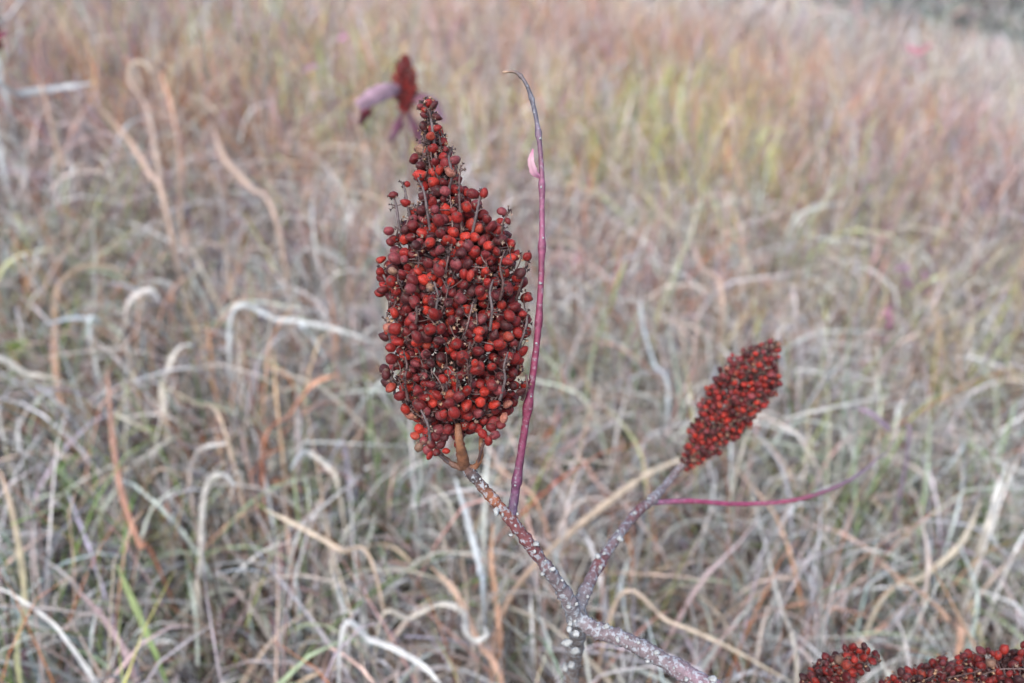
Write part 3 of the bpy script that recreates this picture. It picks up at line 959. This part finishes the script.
def blade(pts, wpx, c0, c1, label, h=.33, h1=None, root='start', cat='grass blade', name='grass_straw', curl=1.0, roll=None):
    """a blade whose visible run follows the pixels at height h above the ground, rooted in the turf"""
    h1 = h if h1 is None else h1
    h += .05; h1 += .04
    n = len(pts)
    w = [G(px, py, h + (h1 - h) * i / (n - 1)) for i, (px, py) in enumerate(pts)]
    dep = [float(np.dot(q - C0, FWD)) for q in w]
    ws = [wpx * dd / FPX * .40 for dd in dep]
    if root == 'start': seq = w
    else: seq = w[::-1]
    r0 = seq[0].copy(); d = seq[0] - seq[1]; d[2] = 0
    r0 = r0 + d * .5 / (np.linalg.norm(d) + 1e-6) * .06; r0[2] = terr(r0[0], r0[1])
    seq = [r0] + seq
    m = 40
    c = catmull(seq, m)
    wd = interp([ws[0] * .7] + [x for x in (ws if root == 'start' else ws[::-1])], m)
    t = np.linspace(0, 1, m)
    wd = wd * (1 + .10 * np.sin(np.arange(m) * 1.7) + .08 * rng.standard_normal(m))
    wd = wd * (1 - .75 * np.clip((t - .75) / .25, 0, 1) ** 1.6)
    tv, u, v = frames(c)
    s = np.cross(tv, FWD); s /= np.linalg.norm(s, axis=1)[:, None] + 1e-9
    nn = np.cross(s, tv)
    rl = (rng.uniform(-.5, .5) if roll is None else roll) + .7 * np.sin(t * rng.uniform(2, 5) + rng.uniform(0, 6))
    s2 = s * np.cos(rl)[:, None] + nn * np.sin(rl)[:, None]; n2 = np.cross(tv, s2)
    V = np.stack([c - s2 * wd[:, None], c + n2 * wd[:, None] * .45, c + s2 * wd[:, None]], 1)
    i = np.arange(m - 1)[:, None] * 3; j = np.arange(2)[None]
    F = np.stack([i + j, i + j + 1, i + j + 4, i + j + 3], -1).reshape(-1, 4)
    ca, cb = (np.array(c0), np.array(c1)) if root == 'start' else (np.array(c1), np.array(c0))
    C = ca * (1 - t[:, None]) + cb * t[:, None]
    C = np.repeat(C[:, None], 3, 1)
    o = mesh_np(name, (V - r0).reshape(-1, 3), F, C.reshape(-1, 3), M_GRASS)
    o.location = tuple(r0)
    tag(o, label, cat)
    return o


blade([(-10, 100), (20, 94), (50, 89), (93, 83)], 8, CWB, CW, 'bluish white blade lying level at the upper left edge', .42)
blade([(-8, 40), (6, 20), (26, -6)], 8, CWB, CW, 'pale bluish blade slanting across the top left corner', .42)
blade([(165, 205), (150, 175), (128, 140), (100, 108)], 8, CT, (.55, .38, .3), 'long straight tan-pink blade leaning left in the upper left', .38)
blade([(45, 100), (42, 70), (38, 40), (42, 28)], 6, CT, CO, 'tan blade standing above the bluish level blade', .40)
blade([(182, 230), (180, 164), (172, 110), (160, 72)], 8, CT, CO, 'upright orange-tan blade right of a hooked one, upper left', .30, .42)
blade([(160, 180), (148, 110), (131, 84), (131, 66), (142, 62), (152, 72)], 5, CT, CS, 'tan blade with a hooked top in the upper left', .32, .42)
blade([(277, 223), (250, 187), (223, 156), (211, 121)], 7, CT, CT, 'straight tan blade leaning left above the left arching blades', .35)
blade([(59, 395), (55, 318), (59, 287), (78, 269), (105, 266), (129, 275)], 7, CO, CS, 'tan-orange blade bent over into a square arch at left', .22, .36)
blade([(-8, 376), (30, 375), (60, 380), (88, 392)], 7, CW, CS, 'flat pale blade lying level at the left edge', .33)
blade([(155, 560), (140, 545), (122, 495), (113, 440), (107, 372)], 7, (.30, .12, .07), (.46, .28, .21), 'rust-red stalk standing at left, brightest of all', .26, .36, name='grass_stalk', cat='grass stalk')
blade([(200, 610), (201, 560), (203, 505), (209, 482), (222, 474), (236, 486)], 7, CS, CW, 'white blade hooked at the top, lower left', .22, .36)
blade([(192, 500), (195, 458), (206, 447), (226, 444)], 6, CT, CW, 'short pale hook just above the white hooked blade', .26, .34)
blade([(378, 628), (410, 618), (440, 604), (463, 612), (466, 632), (476, 641), (487, 634), (483, 626)], 8, CS, CW, 'white blade with a curled ring at its tip, bottom centre', .27, .38)
blade([(340, 644), (371, 640), (400, 652), (425, 668), (445, 690)], 8, CW, CW, 'broad white blade arching at the bottom edge', .33)
blade([(500, 655), (496, 600), (491, 560), (493, 522)], 8, CO, (.5, .32, .22), 'upright orange-pink stalk beneath the big branch', .24, .36, name='grass_stalk', cat='grass stalk')
blade([(492, 668), (500, 622), (516, 588), (548, 552), (600, 508), (650, 472), (682, 458)], 8, CO, CS, 'long blade, orange low down, passing behind the forked stem', .24, .36)
blade([(505, 700), (478, 640), (455, 592), (430, 566)], 8, CO, CT, 'orange blade slanting left of the two upright orange stalks', .26, .36)
blade([(484, 610), (480, 570), (470, 530), (455, 478)], 8, CWB, CWB, 'bluish grey blade left of the stem beneath the big head', .28, .36)
blade([(745, 440), (790, 418), (830, 408), (905, 393)], 3.6, CS, CW, 'thin whitish seed stalk right of the smaller head', .38, name='seed_stalk', cat='grass stalk')
blade([(908, 448), (890, 430), (872, 414), (852, 406)], 6, (.22, .17, .23), (.27, .19, .27), 'dull violet leaf blade at the end of the whitish stalk', .36)
blade([(958, 655), (948, 620), (915, 588), (869, 557)], 8, CO, CT, 'arching tan-orange blade above the lower right berries', .28, .34)
blade([(876, 610), (925, 575), (962, 542), (981, 500)], 7, CS, CS, 'long greenish tan blade sweeping up at lower right', .26, .34)
blade([(982, 545), (995, 500), (1008, 460)], 8, CS, CW, 'short broad pale blade near the right edge', .28, .38)
blade([(797, 680), (778, 596), (757, 513), (748, 470)], 4.5, CS, CW, 'thin pale green stalk right of the forked stem', .24, .38, name='grass_stalk', cat='grass stalk')
blade([(615, 604), (670, 622), (724, 645), (792, 683)], 5, CT, CS, 'thin tan stalk slanting across below the crimson twig', .32)
blade([(170, 695), (146, 632), (117, 565)], 8, CGR, CG, 'straight green blade in the lower left', .22, .34)
blade([(140, 690), (109, 626), (78, 590)], 8, CM, (.42, .32, .33), 'mauve blade slanting beside the straight green one', .24, .34)
blade([(376, 576), (340, 550), (300, 527), (264, 509)], 6, CT, CS, 'tan-pink straight blade lying aslant in the lower left centre', .33)
blade([(262, 458), (290, 414), (312, 385), (338, 374)], 7, CR, CO, 'orange-brown blade rising to the right in the left centre', .28, .36)
blade([(226, 436), (195, 404), (158, 384)], 6, CT, CS, 'short tan blade drooping left of the orange-brown one', .33)
blade([(230, 322), (280, 320), (330, 328), (385, 346)], 6, CWB, CW, 'long white blade lying level left of the big head', .34)
blade([(164, 410), (168, 369), (176, 351), (186, 345), (194, 347)], 7, CS, CW, 'greenish white blade with a small hooked tip', .26, .35)
blade([(132, 372), (125, 325), (130, 300), (150, 290), (160, 300)], 8, CT, CW, 'pinkish blade bent into a round arch above the rust-red stalk', .26, .36)
blade([(90, 335), (98, 322), (75, 318), (44, 326), (36, 340)], 7, CWB, CWB, 'bluish white arched blade near the left edge', .28, .34)
blade([(20, 683), (25, 600), (14, 520), (0, 470)], 7, CG, CT, 'greenish stalk standing in the lower left corner', .24, .36)
blade([(340, 500), (330, 470), (305, 452), (290, 470)], 6, CS, CW, 'pale blade arched beneath the left side of the big head', .26, .34)
blade([(722, 300), (700, 265), (688, 225)], 7, CT, (.5, .36, .3), 'tan blade above the smaller red head', .30)
blade([(655, 330), (668, 290), (690, 235), (700, 200)], 6, CG, CS, 'yellow-green blade standing above the smaller head', .24, .36)
blade([(590, 370), (612, 300), (625, 262)], 6, CG, CG, 'olive blade right of the magenta shoot', .24, .36)
blade([(668, 395), (655, 365), (644, 330), (640, 300)], 6, CWB, CWB, 'pale grey crooked blade left of the smaller head', .26, .36)


# ------------------------------------------------------------------ small leafy weeds
def weed(px, py, h, color, label, nl=9, size=.028, group=None, name='leafy_weed', spread=.05, lean=.3):
    tip = G(px, py, h)
    b = tip.copy(); b[2] = terr(b[0], b[1])
    r = empty(name, b); tag(r, label, 'weed', group)
    m = MB()
    c = m.tube([b, b * .5 + tip * .5 + np.array([.01, 0, 0]), tip], [.0016, .0013, .0008], (.22, .12, .12), 12, 5)
    m.build('stem', M_SHOOT, r)
    for q in range(nl):
        i = rng.integers(5, 12); p = c[i]; a = rng.random() * 6.28; L = size * rng.uniform(.7, 1.3)
        cc = np.array([color]) * rng.uniform(.75, 1.25)
        V, F, C = ribbons(np.array([p[0]]), np.array([p[1]]), np.array([p[2]]), np.array([L]), np.array([L * .42]), np.array([a]),
                          np.array([rng.uniform(.1, .9)]), np.array([rng.uniform(.6, 1.6)]), np.array([1.3]), np.zeros(1), rng.normal(0, .5, 1),
                          cc, cc * 1.1, 8, floor=False)
        o = mesh_np('leaf', V, F, C, M_GRASS, r)
    return r


PKW = (.30, .17, .24); RDW = (.30, .03, .05)
for a in [(905, 268, .38, PKW, 'purple-pink leafy weed in the right middle, largest of its kind', 16, .038),
          (930, 250, .38, (.36, .22, .31), 'pink leafy weed just right of the largest purple one', 9, .036),
          (890, 300, .36, (.34, .13, .22), 'dull magenta weed below the largest purple one', 9, .034),
          (345, 68, .45, RDW, 'small red-leaved weed left of the blurred sumac', 6, .04),
          (322, 66, .42, PKW, 'mauve weed left of the small red-leaved one', 10, .05),
          (335, 45, .45, (.5, .24, .36), 'pink-leaved weed above the small red-leaved one', 7, .05),
          (578, 262, .33, (.28, .12, .16), 'dark plum weed right of the magenta shoot', 10, .03),
          (612, 235, .33, (.3, .14, .17), 'plum weed above the dark plum one', 8, .03),
          (918, 55, .4, (.40, .14, .19), 'reddish weed below the pale crest of the slope', 14, .08),
          (240, 622, .2, (.25, .03, .09), 'tiny crimson weed low in the grass, lower left', 5, .018),
          (436, 632, .2, (.32, .05, .13), 'tiny magenta weed by the curled white blade', 5, .018),
          (458, 8, .4, (.55, .35, .42), 'pale pink weed at the top edge above the big head', 8, .06)]:
    weed(*a[:5], nl=a[5], size=a[6])
for a in [(378, 505, .24, (.15, .24, .11), 'bright green leafy weed below the big head at left', 9, .045),
          (955, 562, .24, (.2, .36, .09), 'bright green weed near the right edge', 10, .04),
          (158, 510, .24, (.36, .35, .12), 'yellow-green weed right of the rust-red stalk', 12, .026),
          (8, 345, .28, (.28, .38, .1), 'green weed with orange-tinged leaves at the left edge', 10, .04)]:
    weed(*a[:5], nl=a[5], size=a[6])

# ------------------------------------------------------------------ light
SUN_EL, SUN_AZ = math.radians(52), math.radians(200)     # azimuth from +Y, clockwise
world = bpy.data.worlds.new('World'); scene.world = world; world.use_nodes = True
nt = world.node_tree; nt.nodes.clear()
sky = nt.nodes.new('ShaderNodeTexSky'); sky.sky_type = 'NISHITA'; sky.sun_disc = False
sky.sun_elevation = SUN_EL; sky.sun_rotation = SUN_AZ; sky.dust_density = 2.0; sky.air_density = 1.0; sky.ozone_density = 1.0
bg = nt.nodes.new('ShaderNodeBackground'); bg.inputs[1].default_value = 0.15
wo = nt.nodes.new('ShaderNodeOutputWorld')
nt.links.new(sky.outputs[0], bg.inputs[0]); nt.links.new(bg.outputs[0], wo.inputs[0])
sd = bpy.data.lights.new('sun', 'SUN'); sd.energy = 1.5; sd.angle = math.radians(35); sd.color = (1, .955, .88)
so = bpy.data.objects.new('sun', sd); col.objects.link(so)
dirv = Vector((math.sin(SUN_AZ) * math.cos(SUN_EL), math.cos(SUN_AZ) * math.cos(SUN_EL), math.sin(SUN_EL)))
so.rotation_euler = dirv.to_track_quat('Z', 'Y').to_euler()
so.location = (0, -3, 6)

scene.view_settings.view_transform = 'Standard'
scene.view_settings.look = 'None'
scene.view_settings.exposure = 1.04
scene.view_settings.gamma = 1.0
scene.render.engine = 'CYCLES'
scene.render.resolution_x = W; scene.render.resolution_y = H
scene.cycles.max_bounces = 6
scene.cycles.diffuse_bounces = 2
